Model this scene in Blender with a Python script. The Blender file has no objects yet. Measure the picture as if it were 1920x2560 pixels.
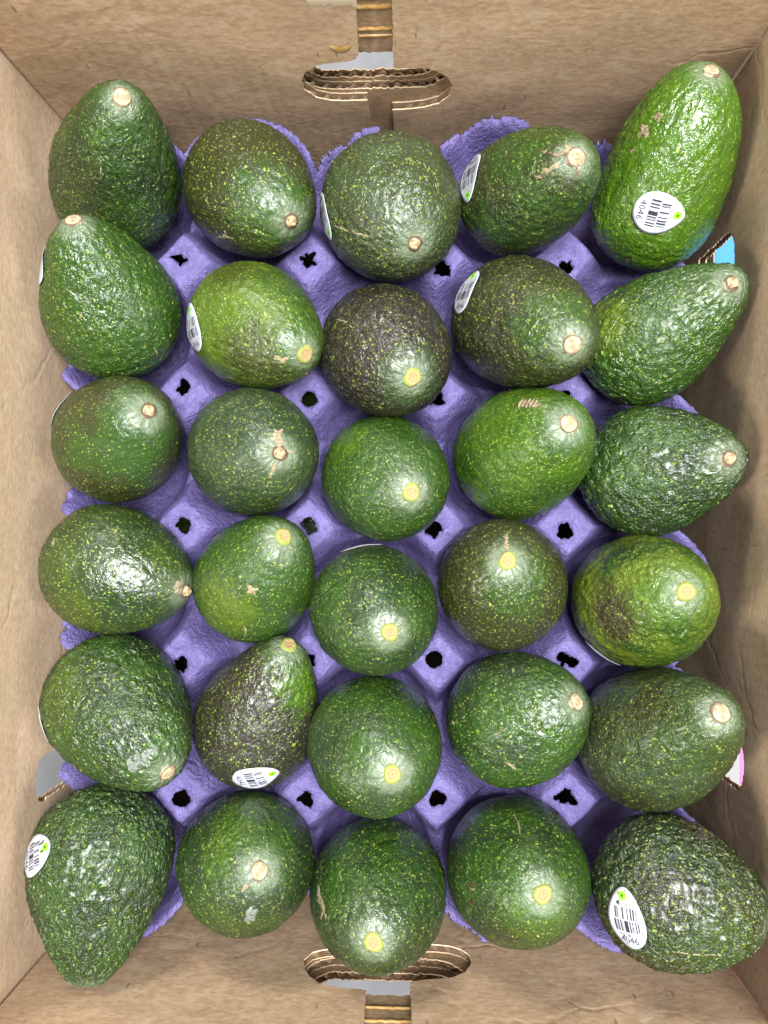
import bpy, bmesh, math, random
import numpy as np
from mathutils import Vector, Matrix
from mathutils.bvhtree import BVHTree
from mathutils.geometry import tessellate_polygon

scene = bpy.context.scene
COL = scene.collection
CM = 0.01                       # everything below is worked out in centimetres

# ------------------------------------------------------------------ camera
F, CX, CY, CAMH = 1923.0, 960.0, 1280.0, 41.5        # focal length in photo pixels, height over the tray
cd = np.array([-90 / F, 40 / F, -1.0]); cd /= np.linalg.norm(cd)
cr = np.cross(cd, [0, 1, 0]); cr /= np.linalg.norm(cr)
cu = np.cross(cr, cd)
cam = bpy.data.cameras.new('camera')
cam.sensor_fit = 'VERTICAL'; cam.sensor_height = 36.0
cam.lens = F / 2560 * 36.0
cam.clip_start = 0.02; cam.clip_end = 50
camo = bpy.data.objects.new('camera', cam); COL.objects.link(camo)
camo.matrix_world = Matrix(((cr[0], cu[0], -cd[0], 0), (cr[1], cu[1], -cd[1], 0),
                            (cr[2], cu[2], -cd[2], CAMH * CM), (0, 0, 0, 1)))
scene.camera = camo

# ------------------------------------------------------------------ light (indoor, shop ceiling)
world = bpy.data.worlds.new('World'); scene.world = world; world.use_nodes = True
bg = world.node_tree.nodes['Background']
bg.inputs[0].default_value = (0.92, 0.96, 1.0, 1); bg.inputs[1].default_value = 0.07

def area(name, loc, target, sx, sy, power, col):
    l = bpy.data.lights.new(name, 'AREA'); l.shape = 'RECTANGLE'; l.size = sx; l.size_y = sy
    l.energy = power; l.color = col
    o = bpy.data.objects.new(name, l); COL.objects.link(o); o.location = loc
    o.rotation_euler = (Vector(target) - Vector(loc)).to_track_quat('-Z', 'Y').to_euler()
    return o
area('ceiling_lamp', (0.22, 0.08, 1.7), (0, 0, 0), 0.80, 0.65, 112, (0.97, 0.99, 1.0))
area('ceiling_lamp', (-2.2, -1.3, 1.25), (0, 0, 0), 0.4, 1.2, 44, (1.0, 0.96, 0.91))
area('ceiling_lamp', (2.4, -1.1, 1.25), (0, 0, 0), 0.4, 1.2, 35, (1.0, 0.97, 0.93))
area('ceiling_lamp', (-0.8, 2.4, 1.25), (0, 0, 0), 1.0, 0.4, 42, (1.0, 0.96, 0.91))
scene.cycles.use_adaptive_sampling = True; scene.cycles.adaptive_threshold = 0.02
scene.cycles.max_bounces = 5; scene.cycles.diffuse_bounces = 4; scene.cycles.glossy_bounces = 2
vs = scene.view_settings
vs.view_transform = 'Standard'; vs.look = 'None'; vs.gamma = 1.0; vs.exposure = 0.08; vs.use_curve_mapping = False

# ------------------------------------------------------------------ helpers
rng = np.random.default_rng(7)

def smooth(a, b, x):
    t = np.clip((x - a) / (b - a), 0, 1)
    return t * t * (3 - 2 * t)

_PERM = np.random.default_rng(3).permutation(256)
_PERM = np.concatenate([_PERM, _PERM, _PERM])
_G = np.random.default_rng(4).normal(size=(256, 3)); _G /= np.linalg.norm(_G, axis=1)[:, None]
def noise3(P):
    """gradient noise, roughly -0.6 .. 0.6, one feature per unit"""
    I = np.floor(P).astype(int); f = P - I; I &= 255
    w = f * f * f * (f * (f * 6 - 15) + 10)
    out = 0
    for dx in (0, 1):
        for dy in (0, 1):
            for dz in (0, 1):
                h = _PERM[_PERM[_PERM[(I[:, 0] + dx) & 255] + ((I[:, 1] + dy) & 255)] + ((I[:, 2] + dz) & 255)]
                g = _G[h]
                dot = g[:, 0] * (f[:, 0] - dx) + g[:, 1] * (f[:, 1] - dy) + g[:, 2] * (f[:, 2] - dz)
                out = out + dot * (w[:, 0] if dx else 1 - w[:, 0]) * (w[:, 1] if dy else 1 - w[:, 1]) * (w[:, 2] if dz else 1 - w[:, 2])
    return out

def tag(o, label=None, cat=None, group=None, kind=None):
    for k, v in (('label', label), ('category', cat), ('group', group), ('kind', kind)):
        if v: o[k] = v
    return o

def empty(name, loc):
    o = bpy.data.objects.new(name, None); COL.objects.link(o)
    o.location = [c * CM for c in loc]; o.empty_display_size = 0.01
    return o

def mesh_obj(name, verts, faces, mat, parent=None, loc=(0, 0, 0), rot=None, smooth_=False, mats=None, fmat=None):
    me = bpy.data.meshes.new(name)
    me.from_pydata((np.asarray(verts, dtype=float) * CM).tolist(), [], faces if isinstance(faces, list) else faces.tolist())
    me.update()
    for m in (mats or [mat]): me.materials.append(m)
    if fmat is not None: me.polygons.foreach_set('material_index', fmat)
    if smooth_: me.polygons.foreach_set('use_smooth', [True] * len(me.polygons))
    o = bpy.data.objects.new(name, me); COL.objects.link(o)
    if parent: o.parent = parent
    o.location = [c * CM for c in loc]
    if rot is not None: o.rotation_mode = 'QUATERNION'; o.rotation_quaternion = rot
    return o

class N:
    """small node-tree writer"""
    def __init__(s, name):
        s.m = bpy.data.materials.new(name); s.m.use_nodes = True
        s.t = s.m.node_tree; s.b = s.t.nodes['Principled BSDF']
        s.tc = s.t.nodes.new('ShaderNodeTexCoord')
    def new(s, kind, **kw):
        n = s.t.nodes.new('ShaderNode' + kind)
        for k, v in kw.items(): setattr(n, k, v)
        return n
    def put(s, sock, v):
        if isinstance(v, bpy.types.NodeSocket): s.t.links.new(v, sock)
        elif isinstance(v, (tuple, list)) and len(v) == 3 and sock.type == 'RGBA': sock.default_value = (*v, 1)
        else: sock.default_value = v
    def math(s, op, a, b=0.0, c=0.0, clamp=False):
        n = s.new('Math', operation=op, use_clamp=clamp)
        for i, v in enumerate((a, b, c)): s.put(n.inputs[i], v)
        return n.outputs[0]
    def vec(s, op, a, b=(0, 0, 0), scale=None):
        n = s.new('VectorMath', operation=op); s.put(n.inputs[0], a); s.put(n.inputs[1], b)
        if scale is not None: s.put(n.inputs['Scale'], scale)
        return n.outputs['Value'] if op in ('DISTANCE', 'LENGTH', 'DOT_PRODUCT') else n.outputs[0]
    def mix(s, f, a, b):
        n = s.new('Mix', data_type='RGBA'); s.put(n.inputs[0], f); s.put(n.inputs[6], a); s.put(n.inputs[7], b)
        return n.outputs[2]
    def ramp(s, v, a, b, lo=0.0, hi=1.0):
        n = s.new('MapRange', interpolation_type='SMOOTHSTEP'); s.put(n.inputs[0], v)
        s.put(n.inputs[1], a); s.put(n.inputs[2], b); n.inputs[3].default_value = lo; n.inputs[4].default_value = hi
        return n.outputs[0]
    def noise(s, vec, scale, detail=3.0, rough=0.55, col=False, dist=0.0):
        n = s.new('TexNoise'); s.put(n.inputs['Vector'], vec); n.inputs['Scale'].default_value = scale
        n.inputs['Detail'].default_value = detail; n.inputs['Roughness'].default_value = rough
        n.inputs['Distortion'].default_value = dist
        return n.outputs[1 if col else 0]
    def voro(s, vec, scale, feature='F1', rnd=1.0):
        n = s.new('TexVoronoi', feature=feature); s.put(n.inputs['Vector'], vec)
        n.inputs['Scale'].default_value = scale; n.inputs['Randomness'].default_value = rnd
        return n
    def bump(s, h, dist, strength=1.0, normal=None):
        n = s.new('Bump'); s.put(n.inputs['Height'], h); n.inputs['Distance'].default_value = dist
        n.inputs['Strength'].default_value = strength
        if normal is not None: s.put(n.inputs['Normal'], normal)
        return n.outputs[0]
    def set(s, **kw):
        for k, v in kw.items(): s.put(s.b.inputs[k.replace('_', ' ')], v)
        return s.m

def at(px, py):
    """ray of the photograph through a pixel of the 1659 x 2212 view: origin, direction (cm)"""
    k = 1920 / 1659
    v = ((px * k - CX) / F) * cr - ((py * k - CY) / F) * cu + cd
    return np.array([0, 0, CAMH]), v / np.linalg.norm(v)

# ------------------------------------------------------------------ materials
def mat_kraft(name, tone=1.0, along=(1, 1, 1), cut=False, pale=0.0):
    n = N(name); P = n.tc.outputs['Object']
    Ps = n.vec('MULTIPLY', P, along)
    fib = n.noise(Ps, 500, 5, 0.7)
    big = n.noise(P, 14, 4, 0.6)
    blot = n.noise(Ps, 120, 4, 0.65)
    c = n.mix(n.ramp(fib, 0.3, 0.72), (0.36 * tone, 0.220 * tone, 0.118 * tone), (0.60 * tone, 0.412 * tone, 0.255 * tone))
    c = n.mix(n.ramp(big, 0.35, 0.7, 0, 0.30), c, (0.30 * tone, 0.185 * tone, 0.10 * tone))
    c = n.mix(n.ramp(blot, 0.52, 0.70, 0, 0.6), c, (0.55 * tone, 0.41 * tone, 0.28 * tone))
    fl = n.voro(n.vec('MULTIPLY', n.vec('ADD', P, n.vec('SCALE', n.noise(P, 300, 2, .5, True), scale=0.004)), (along[0] * 1.4, along[1] * 1.4, along[2] * 1.4)), 130)
    c = n.mix(n.math('MULTIPLY', n.ramp(fl.outputs['Distance'], 0.10, 0.04), n.ramp(n.noise(P, 60, 2), 0.5, 0.6, 0, 0.6)), c, (0.13 * tone, 0.075 * tone, 0.04 * tone))
    if pale: c = n.mix(pale, c, (0.51, 0.42, 0.32))
    if cut: c = n.mix(n.ramp(n.noise(P, 900, 3), 0.4, 0.65, 0, 0.7), (0.66, 0.50, 0.33), (0.42, 0.29, 0.17))
    b = n.bump(n.math('ADD', n.math('MULTIPLY', fib, 0.35), n.math('MULTIPLY', n.noise(P, 45, 3), 1.2)), 0.0012, 0.35)
    b = n.bump(n.noise(P, 9, 2), 0.02, 0.22, b)
    sp = n.new('SeparateXYZ'); n.put(sp.inputs[0], P)
    run = n.math('ADD', sp.outputs[0] if along[0] < 1 else sp.outputs[1], n.math('MULTIPLY', n.noise(P, 20, 2), 0.002))
    flu = n.math('SINE', n.math('MULTIPLY', run, 2 * math.pi / 0.0072))
    b = n.bump(flu, 0.0006, 0.08, b)
    dent = n.voro(n.vec('ADD', P, n.vec('SCALE', n.noise(P, 40, 2, .5, True), scale=0.03)), 17, 'DISTANCE_TO_EDGE')
    b = n.bump(n.math('MULTIPLY', n.ramp(dent.outputs['Distance'], 0.0, 0.05), n.ramp(n.noise(P, 11, 1), 0.46, 0.64)), 0.0009, 0.20, b)
    sm = n.noise(n.vec('MULTIPLY', P, (0.6, 0.6, 1.6)), 22, 5, 0.7)
    c = n.mix(n.ramp(sm, 0.60, 0.75, 0, 0.35), c, (0.56 * tone, 0.44 * tone, 0.33 * tone))
    tick = n.voro(n.vec('MULTIPLY', P, (1.0, 1.0, 0.22)), 210)
    tc_ = n.new('SeparateColor'); n.put(tc_.inputs[0], tick.outputs['Color'])
    c = n.mix(n.math('MULTIPLY', n.ramp(tick.outputs['Distance'], 0.16, 0.08), n.ramp(tc_.outputs[0], 0.72, 0.85, 0, 0.7)), c, (0.16 * tone, 0.095 * tone, 0.05 * tone))
    return n.set(Base_Color=c, Roughness=0.72, Normal=b, **{'Specular_IOR_Level': 0.25})
M_END = mat_kraft('kraft_board', 1.0, (0.5, 1, 1), pale=0.15)
M_SIDE = mat_kraft('kraft_board_side', 1.0, (1, 0.55, 1), pale=0.35)
M_OUT = mat_kraft('kraft_board_outer', 0.85, (0.5, 1, 1))
M_CUT = mat_kraft('kraft_cut_edge', 1.0, (1, 1, 1), True)

def mat_plain(name, col, rough=0.6, spec=0.4, var=0.0, scale=60):
    n = N(name); c = col
    if var: c = n.mix(n.noise(n.tc.outputs['Object'], scale, 4), tuple(x * (1 - var) for x in col), tuple(min(1, x * (1 + var)) for x in col))
    return n.set(Base_Color=c, Roughness=rough, **{'Specular_IOR_Level': spec})
M_GLUE = None
def mat_glue():
    n = N('dried_glue'); P = n.tc.outputs['Object']
    c = n.mix(n.ramp(n.noise(P, 250, 3), 0.35, 0.65), (0.38, 0.21, 0.06), (0.47, 0.29, 0.11))
    return n.set(Base_Color=c, Roughness=0.3, **{'Specular_IOR_Level': 0.5, 'Alpha': 1.0})
M_GLUE = mat_glue()
M_FLOOR = mat_plain('floor_painted_shade', (0.035, 0.026, 0.02), 0.85, 0.1, 0.3, 80)  # shade of the deep box below the tray, put into the floor's colour
M_PAPER = mat_plain('torn_paper', (0.62, 0.50, 0.36), 0.8, 0.2, 0.1, 200)
M_SHELF = mat_plain('shelf_paint', (0.125, 0.127, 0.133), 0.5, 0.4, 0.45, 28)
M_WHITE = mat_plain('carton_white', (0.20, 0.20, 0.195), 0.5, 0.4, 0.06, 60)
M_BLUE = mat_plain('carton_blue', (0.025, 0.17, 0.38), 0.4, 0.4, 0.25, 50)
M_PINK = mat_plain('carton_pink', (0.42, 0.10, 0.28), 0.4, 0.4, 0.1, 50)

def mat_pulp():
    n = N('purple_moulded_pulp'); P = n.tc.outputs['Object']
    a = n.noise(P, 70, 5, 0.6); b = n.noise(P, 420, 5, 0.7); g = n.noise(P, 190, 4, 0.6, dist=1.2)
    c = n.mix(n.ramp(a, 0.3, 0.7), (0.082, 0.062, 0.178), (0.130, 0.106, 0.266))
    c = n.mix(n.ramp(b, 0.55, 0.72, 0, 0.5), c, (0.25, 0.20, 0.50))
    fl = n.voro(n.vec('ADD', P, n.vec('SCALE', n.noise(P, 200, 3, .5, True), scale=0.006)), 75)
    c = n.mix(n.ramp(fl.outputs['Distance'], 0.07, 0.03, 0, 0.55), c, (0.06, 0.035, 0.16))
    fb = n.noise(n.vec('MULTIPLY', n.vec('ADD', P, n.vec('SCALE', n.noise(P, 90, 2, .5, True), scale=0.02)), (1, 0.12, 1)), 900, 2, .6)
    c = n.mix(n.ramp(fb, 0.62, 0.72, 0, 0.35), c, (0.27, 0.23, 0.46))
    spk = n.voro(P, 160); c = n.mix(n.ramp(spk.outputs['Distance'], 0.10, 0.05, 0, 0.4), c, (0.05, 0.035, 0.11))
    h = n.math('ADD', n.math('ADD', n.math('MULTIPLY', g, 1.0), n.math('MULTIPLY', b, 0.5)), n.math('MULTIPLY', fb, 0.3))
    nb = n.bump(h, 0.0026, 0.8)
    return n.set(Base_Color=c, Roughness=n.ramp(g, 0.3, 0.7, 0.42, 0.62), Normal=nb, **{'Specular_IOR_Level': 0.45})
M_PULP = mat_pulp()

# ------------------------------------------------------------------ the shelf under the box
def box_vf(x0, x1, y0, y1, z0, z1):
    v = [(x, y, z) for z in (z0, z1) for y in (y0, y1) for x in (x0, x1)]
    f = [(0, 2, 3, 1), (4, 5, 7, 6), (0, 1, 5, 4), (2, 6, 7, 3), (0, 4, 6, 2), (1, 3, 7, 5)]
    return v, f
v, f = box_vf(-130, 130, -130, 130, -14.0, -12.2)
tag(mesh_obj('shelf', v, f, M_SHELF), 'pale grey shelf surface under the cardboard box', None, None, 'structure')

# a flat printed carton lying beside the box, seen only through the side slots
ct = empty('printed_carton', (24.5, 0, -12.2))
tag(ct, 'white printed carton with blue and pink print glimpsed through the right side slots', 'carton')
v, f = box_vf(-6.6, 8, -24, 24, 0, 6.2); mesh_obj('carton_body', v, f, M_WHITE, ct)
v, f = box_vf(-6.5, 7.5, 8.0, 17.7, 6.2, 6.24); mesh_obj('blue_print', v, f, M_BLUE, ct)
v, f = box_vf(-5.3, 7.5, -20, -6, 6.2, 6.24); mesh_obj('pink_print', v, f, M_PINK, ct)

# ------------------------------------------------------------------ the cardboard box
XL, XR, YB, YT, ZB, ZW, TH = -20.0, 15.95, -22.6, 22.8, -11.6, 10.6, 0.45
bx = empty('cardboard_box', ((XL + XR) / 2, (YB + YT) / 2, ZB))
BXL = np.array([(XL + XR) / 2, (YB + YT) / 2, ZB])
tag(bx, 'open kraft cardboard box with handle cutouts at both ends holding the avocados', 'cardboard box')

def rough_loop(loop, step, amp, seed):
    """subdivide a loop's edges and jitter them a little: a die-cut, slightly fuzzy board edge"""
    r = np.random.default_rng(seed); out = []
    for i, a in enumerate(loop):
        b = loop[(i + 1) % len(loop)]; a = np.array(a, float); b = np.array(b, float)
        L = np.linalg.norm(b - a); k = max(1, int(L / step))
        if L > 9: k = max(1, int(L / 2))
        nrm = np.array([-(b - a)[1], (b - a)[0]]) / max(L, 1e-6)
        for j in range(k):
            p = a + (b - a) * j / k
            out.append(p + (nrm * r.normal() * amp if 0 < j else 0))
    return [tuple(p) for p in out]

def panel(name, outer, holes, origin, U, V, Nn, mat, core=True, seed=1, jag=0.022):
    """corrugated board: two liners with a sine fluting between them. (u, v) outline, thickness along Nn"""
    origin, U, V, Nn = (np.array(a, float) for a in (origin, U, V, Nn))
    outer = rough_loop(outer, 0.22, jag, seed); holes = [rough_loop(h, 0.13, jag * 2.2, seed + 5 + i) for i, h in enumerate(holes)]
    loops = [outer] + holes
    pts = [p for l in loops for p in l]
    tri = tessellate_polygon([[Vector((p[0], p[1], 0)) for p in l] for l in loops])
    W = lambda p, d: origin + U * p[0] + V * p[1] + Nn * d - BXL
    VV, FF, FM = [], [], []
    np_ = len(pts)
    for d0, d1 in ((0, 0.06), (TH - 0.06, TH)):
        o = len(VV)
        VV += [W(p, d0) for p in pts] + [W(p, d1) for p in pts]
        for t in tri:
            FF.append((o + t[0], o + t[1], o + t[2])); FM.append(0)
            FF.append((o + np_ + t[2], o + np_ + t[1], o + np_ + t[0])); FM.append(0)
        k = 0
        for l in loops:
            for i in range(len(l)):
                a, b = k + i, k + (i + 1) % len(l)
                FF.append((o + a, o + b, o + np_ + b, o + np_ + a)); FM.append(1)
            k += len(l)
    root = mesh_obj(name, VV, FF, mat, bx, mats=[mat, M_CUT], fmat=FM)
    bm = bmesh.new(); bm.from_mesh(root.data); bmesh.ops.recalc_face_normals(bm, faces=bm.faces); bm.to_mesh(root.data); bm.free()
    if core:
        allu = np.array([p[0] for p in outer]); u = np.arange(allu.min() + 0.01, allu.max() - 0.01, 0.06)
        def spans(x):
            ys = []
            for l in loops:
                for i in range(len(l)):
                    (x0, y0), (x1, y1) = l[i], l[(i + 1) % len(l)]
                    if (x0 <= x) != (x1 <= x): ys.append(y0 + (y1 - y0) * (x - x0) / (x1 - x0))
            ys.sort(); return [(ys[i], ys[i + 1]) for i in range(0, len(ys) - 1, 2)]
        CV, CF = [], []; prev = None; r = np.random.default_rng(seed)
        for x in u:
            d = TH / 2 + (TH / 2 - 0.065) * math.sin(2 * math.pi * x / 0.72 + 0.9 * math.sin(x * 1.3)) * (0.72 + 0.28 * math.sin(x * 2.1 + seed))
            sp = spans(x); idx = []
            for a, b in sp:
                a2, b2 = a + 0.02 + abs(r.normal()) * 0.03, b - 0.10 * abs(noise3(np.array([[x * 1.3, seed, 0.5]]))[0]) * 3 - abs(r.normal()) * 0.06 + 0.03
                idx.append((len(CV), len(CV) + 1)); CV += [W((x, a2), d), W((x, b2), d)]
            if prev is not None and len(prev) == len(idx):
                for (p0, p1), (q0, q1) in zip(prev, idx): CF.append((p0, q0, q1, p1))
            prev = idx
        mesh_obj('fluting', CV, CF, M_CUT, root)
    return root

def arc(cx, cy, rx, ry, a0, a1, n=10):
    return [(cx + rx * math.cos(math.radians(a0 + (a1 - a0) * i / n)), cy + ry * math.sin(math.radians(a0 + (a1 - a0) * i / n))) for i in range(n + 1)]

def obround(x0, x1, z0, z1):
    r = (z1 - z0) / 2
    return arc(x1 - r, (z0 + z1) / 2, r, r, -90, 90) + arc(x0 + r, (z0 + z1) / 2, r, r, 90, 270)

X, Y, Z = (1, 0, 0), (0, 1, 0), (0, 0, 1)
# top end: two inner flaps meeting at a gap, two outer layers behind, one handle hole through all
L_, R_ = XL - 0.4, XR + 0.4
top_l = [(L_ + 0.52, ZB), (-2.72, ZB), (-2.78, 1.04), (-3.9, 1.02), (-4.75, 1.1), (-5.5, 1.45), (-5.98, 2.2), (-6.05, 2.95), (-5.72, 3.7), (-5.1, 4.22), (-4.2, 4.42), (-3.5, 4.48), (-3.1, 4.66), (-2.93, 5.0), (-2.76, ZW), (L_ + 0.52, ZW)]
top_r = [(-1.52, ZB), (R_ - 0.52, ZB), (R_ - 0.52, ZW), (-1.12, ZW), (-1.30, 3.95), (-1.2, 3.80), (0.2, 3.74), (0.85, 3.5), (1.4, 2.95), (1.72, 2.2), (1.62, 1.35), (1.05, 0.52), (0.2, 0.18), (-0.45, 0.08), (-1.48, 0.02)]
panel('end_flap', top_l, [], (0, YT, 0), X, Z, Y, M_END, seed=11)
panel('end_flap', top_r, [], (0, YT, 0), X, Z, Y, M_END, seed=12)
o1 = obround(-6.1, 1.5, 1.30, 4.42); o2 = obround(-6.0, 1.1, 1.55, 4.45)
rect = [(L_ - 0.9, ZB), (R_ + 0.9, ZB), (R_ + 0.9, ZW), (L_ - 0.9, ZW)]
panel('end_panel', rect, [o1], (0, YT + 0.47, 0), X, Z, Y, M_OUT, seed=13)
panel('end_panel', rect, [o2], (0, YT + 0.94, 0), X, Z, Y, M_OUT, seed=14)
# bottom end
bot_l = [(L_ + 0.52, ZB), (-2.75, ZB), (-2.75, -0.55), (-3.9, -0.45), (-5.0, -0.1), (-5.75, 0.25), (-6.1, 1.0), (-5.95, 1.75), (-5.5, 2.55), (-4.95, 3.1), (-4.0, 3.3), (-2.82, 3.42), (-2.66, 3.5), (-2.50, ZW), (L_ + 0.52, ZW)]
bot_r = [(-0.60, ZB), (R_ - 0.52, ZB), (R_ - 0.52, ZW), (-0.38, ZW), (-0.48, 2.68), (-0.3, 2.6), (0.6, 2.42), (1.65, 2.2), (2.3, 1.7), (2.62, 0.95), (2.6, 0.2), (2.2, -0.4), (1.5, -0.75), (0.6, -0.85), (-0.55, -0.8)]
panel('end_flap', bot_l, [], (0, YB, 0), X, Z, (0, -1, 0), M_END, seed=21)
panel('end_flap', bot_r, [], (0, YB, 0), X, Z, (0, -1, 0), M_END, seed=22)
panel('end_panel', rect, [obround(-6.0, 2.3, -0.2, 3.05)], (0, YB - 0.47, 0), X, Z, (0, -1, 0), M_OUT, seed=23)
panel('end_panel', rect, [obround(-5.7, 2.0, 0.3, 3.2)], (0, YB - 0.94, 0), X, Z, (0, -1, 0), M_OUT, seed=24)
# sides, with vent slots low down
def slot(y0, y1, z0, z1):
    r = (y1 - y0) / 2
    return [(y0, z0), (y1, z0)] + arc((y0 + y1) / 2, z1 - r * 0.7, r, r * 0.7, 0, 180, 12)
side = [(YB + 0.02, ZB), (YT - 0.02, ZB), (YT - 0.02, ZW), (YB + 0.02, ZW)]
panel('side_panel', side, [slot(-14.5, -12.1, -3.2, 2.1), slot(11.9, 14.9, -3.2, 2.0)], (XL, 0, 0), Y, Z, (-1, 0, 0), M_SIDE, seed=31)
panel('side_panel', side, [slot(-13.25, -10.3, -3.0, 2.5), slot(12.4, 15.35, -3.0, 2.0)], (XR, 0, 0), Y, Z, X, M_SIDE, seed=32)
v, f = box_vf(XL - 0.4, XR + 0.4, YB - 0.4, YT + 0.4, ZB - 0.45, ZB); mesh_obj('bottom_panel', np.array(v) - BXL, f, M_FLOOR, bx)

def wall_strip(name, pts_top, pts_bot, y, nrm, mat, lift):
    n_ = len(pts_top); V_ = []; F_ = []
    for (a, b) in zip(pts_top, pts_bot):
        for t in (0, .25, .5, .75, 1):
            p = np.array(a) * (1 - t) + np.array(b) * t
            V_.append(np.array([p[0], y, p[1]]) + np.array(nrm) * lift * (math.sin(math.pi * t) * 0.9 + 0.1) - BXL)
    for i in range(n_ - 1):
        for j in range(4):
            a = i * 5 + j; F_.append((a, a + 1, a + 6, a + 5))
    return mesh_obj(name, V_, F_, mat, bx, smooth_=True)
r = np.random.default_rng(5)
def drip(x0, x1, z, h, y, nrm, lift=0.09):
    xs = np.linspace(x0, x1, 14); a = [(x, z + h * (0.5 + 0.25 * r.normal() * 0.5)) for x in xs]; b = [(x, z - h * (0.5 + 0.25 * r.normal() * 0.5)) for x in xs]
    wall_strip('glue_drip', a, b, y, nrm, M_GLUE, lift)
drip(-2.85, -1.25, 6.2, 0.26, YT + 0.465, (0, -1, 0)); drip(-2.85, -1.25, 7.7, 0.42, YT + 0.465, (0, -1, 0))
drip(-2.85, -1.25, 5.75, 0.10, YT + 0.465, (0, -1, 0)); drip(-2.85, -1.25, 8.4, 0.16, YT + 0.465, (0, -1, 0))
drip(-2.7, -0.4, 4.1, 0.16, YB - 0.465, (0, 1, 0)); drip(-2.7, -0.4, 5.1, 0.2, YB - 0.465, (0, 1, 0)); drip(-2.7, -0.4, 5.8, 0.25, YB - 0.465, (0, 1, 0))
# a drip that ran over the left flap, and the torn liner at its top
xs = np.linspace(0, math.pi, 12)
wall_strip('glue_drip', [(-4.22 + 0.95 * (1 - math.cos(t)) / 2, 5.72 + 0.07 * math.sin(3 * t)) for t in xs],
           [(-4.22 + 0.95 * (1 - math.cos(t)) / 2, 5.70 - 0.52 * math.sin(t) ** 0.8) for t in xs], YT - 0.005, (0, -1, 0), M_GLUE, 0.05)
xs = np.linspace(-4.9, -2.72, 16)
wall_strip('torn_liner', [(x, 9.4) for x in xs], [(x, 8.72 - 0.16 * (x + 4.9) / 2.1 - 0.1 * abs(r.normal())) for x in xs], YT - 0.01, (0, -1, 0), M_PAPER, 0.04)

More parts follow.
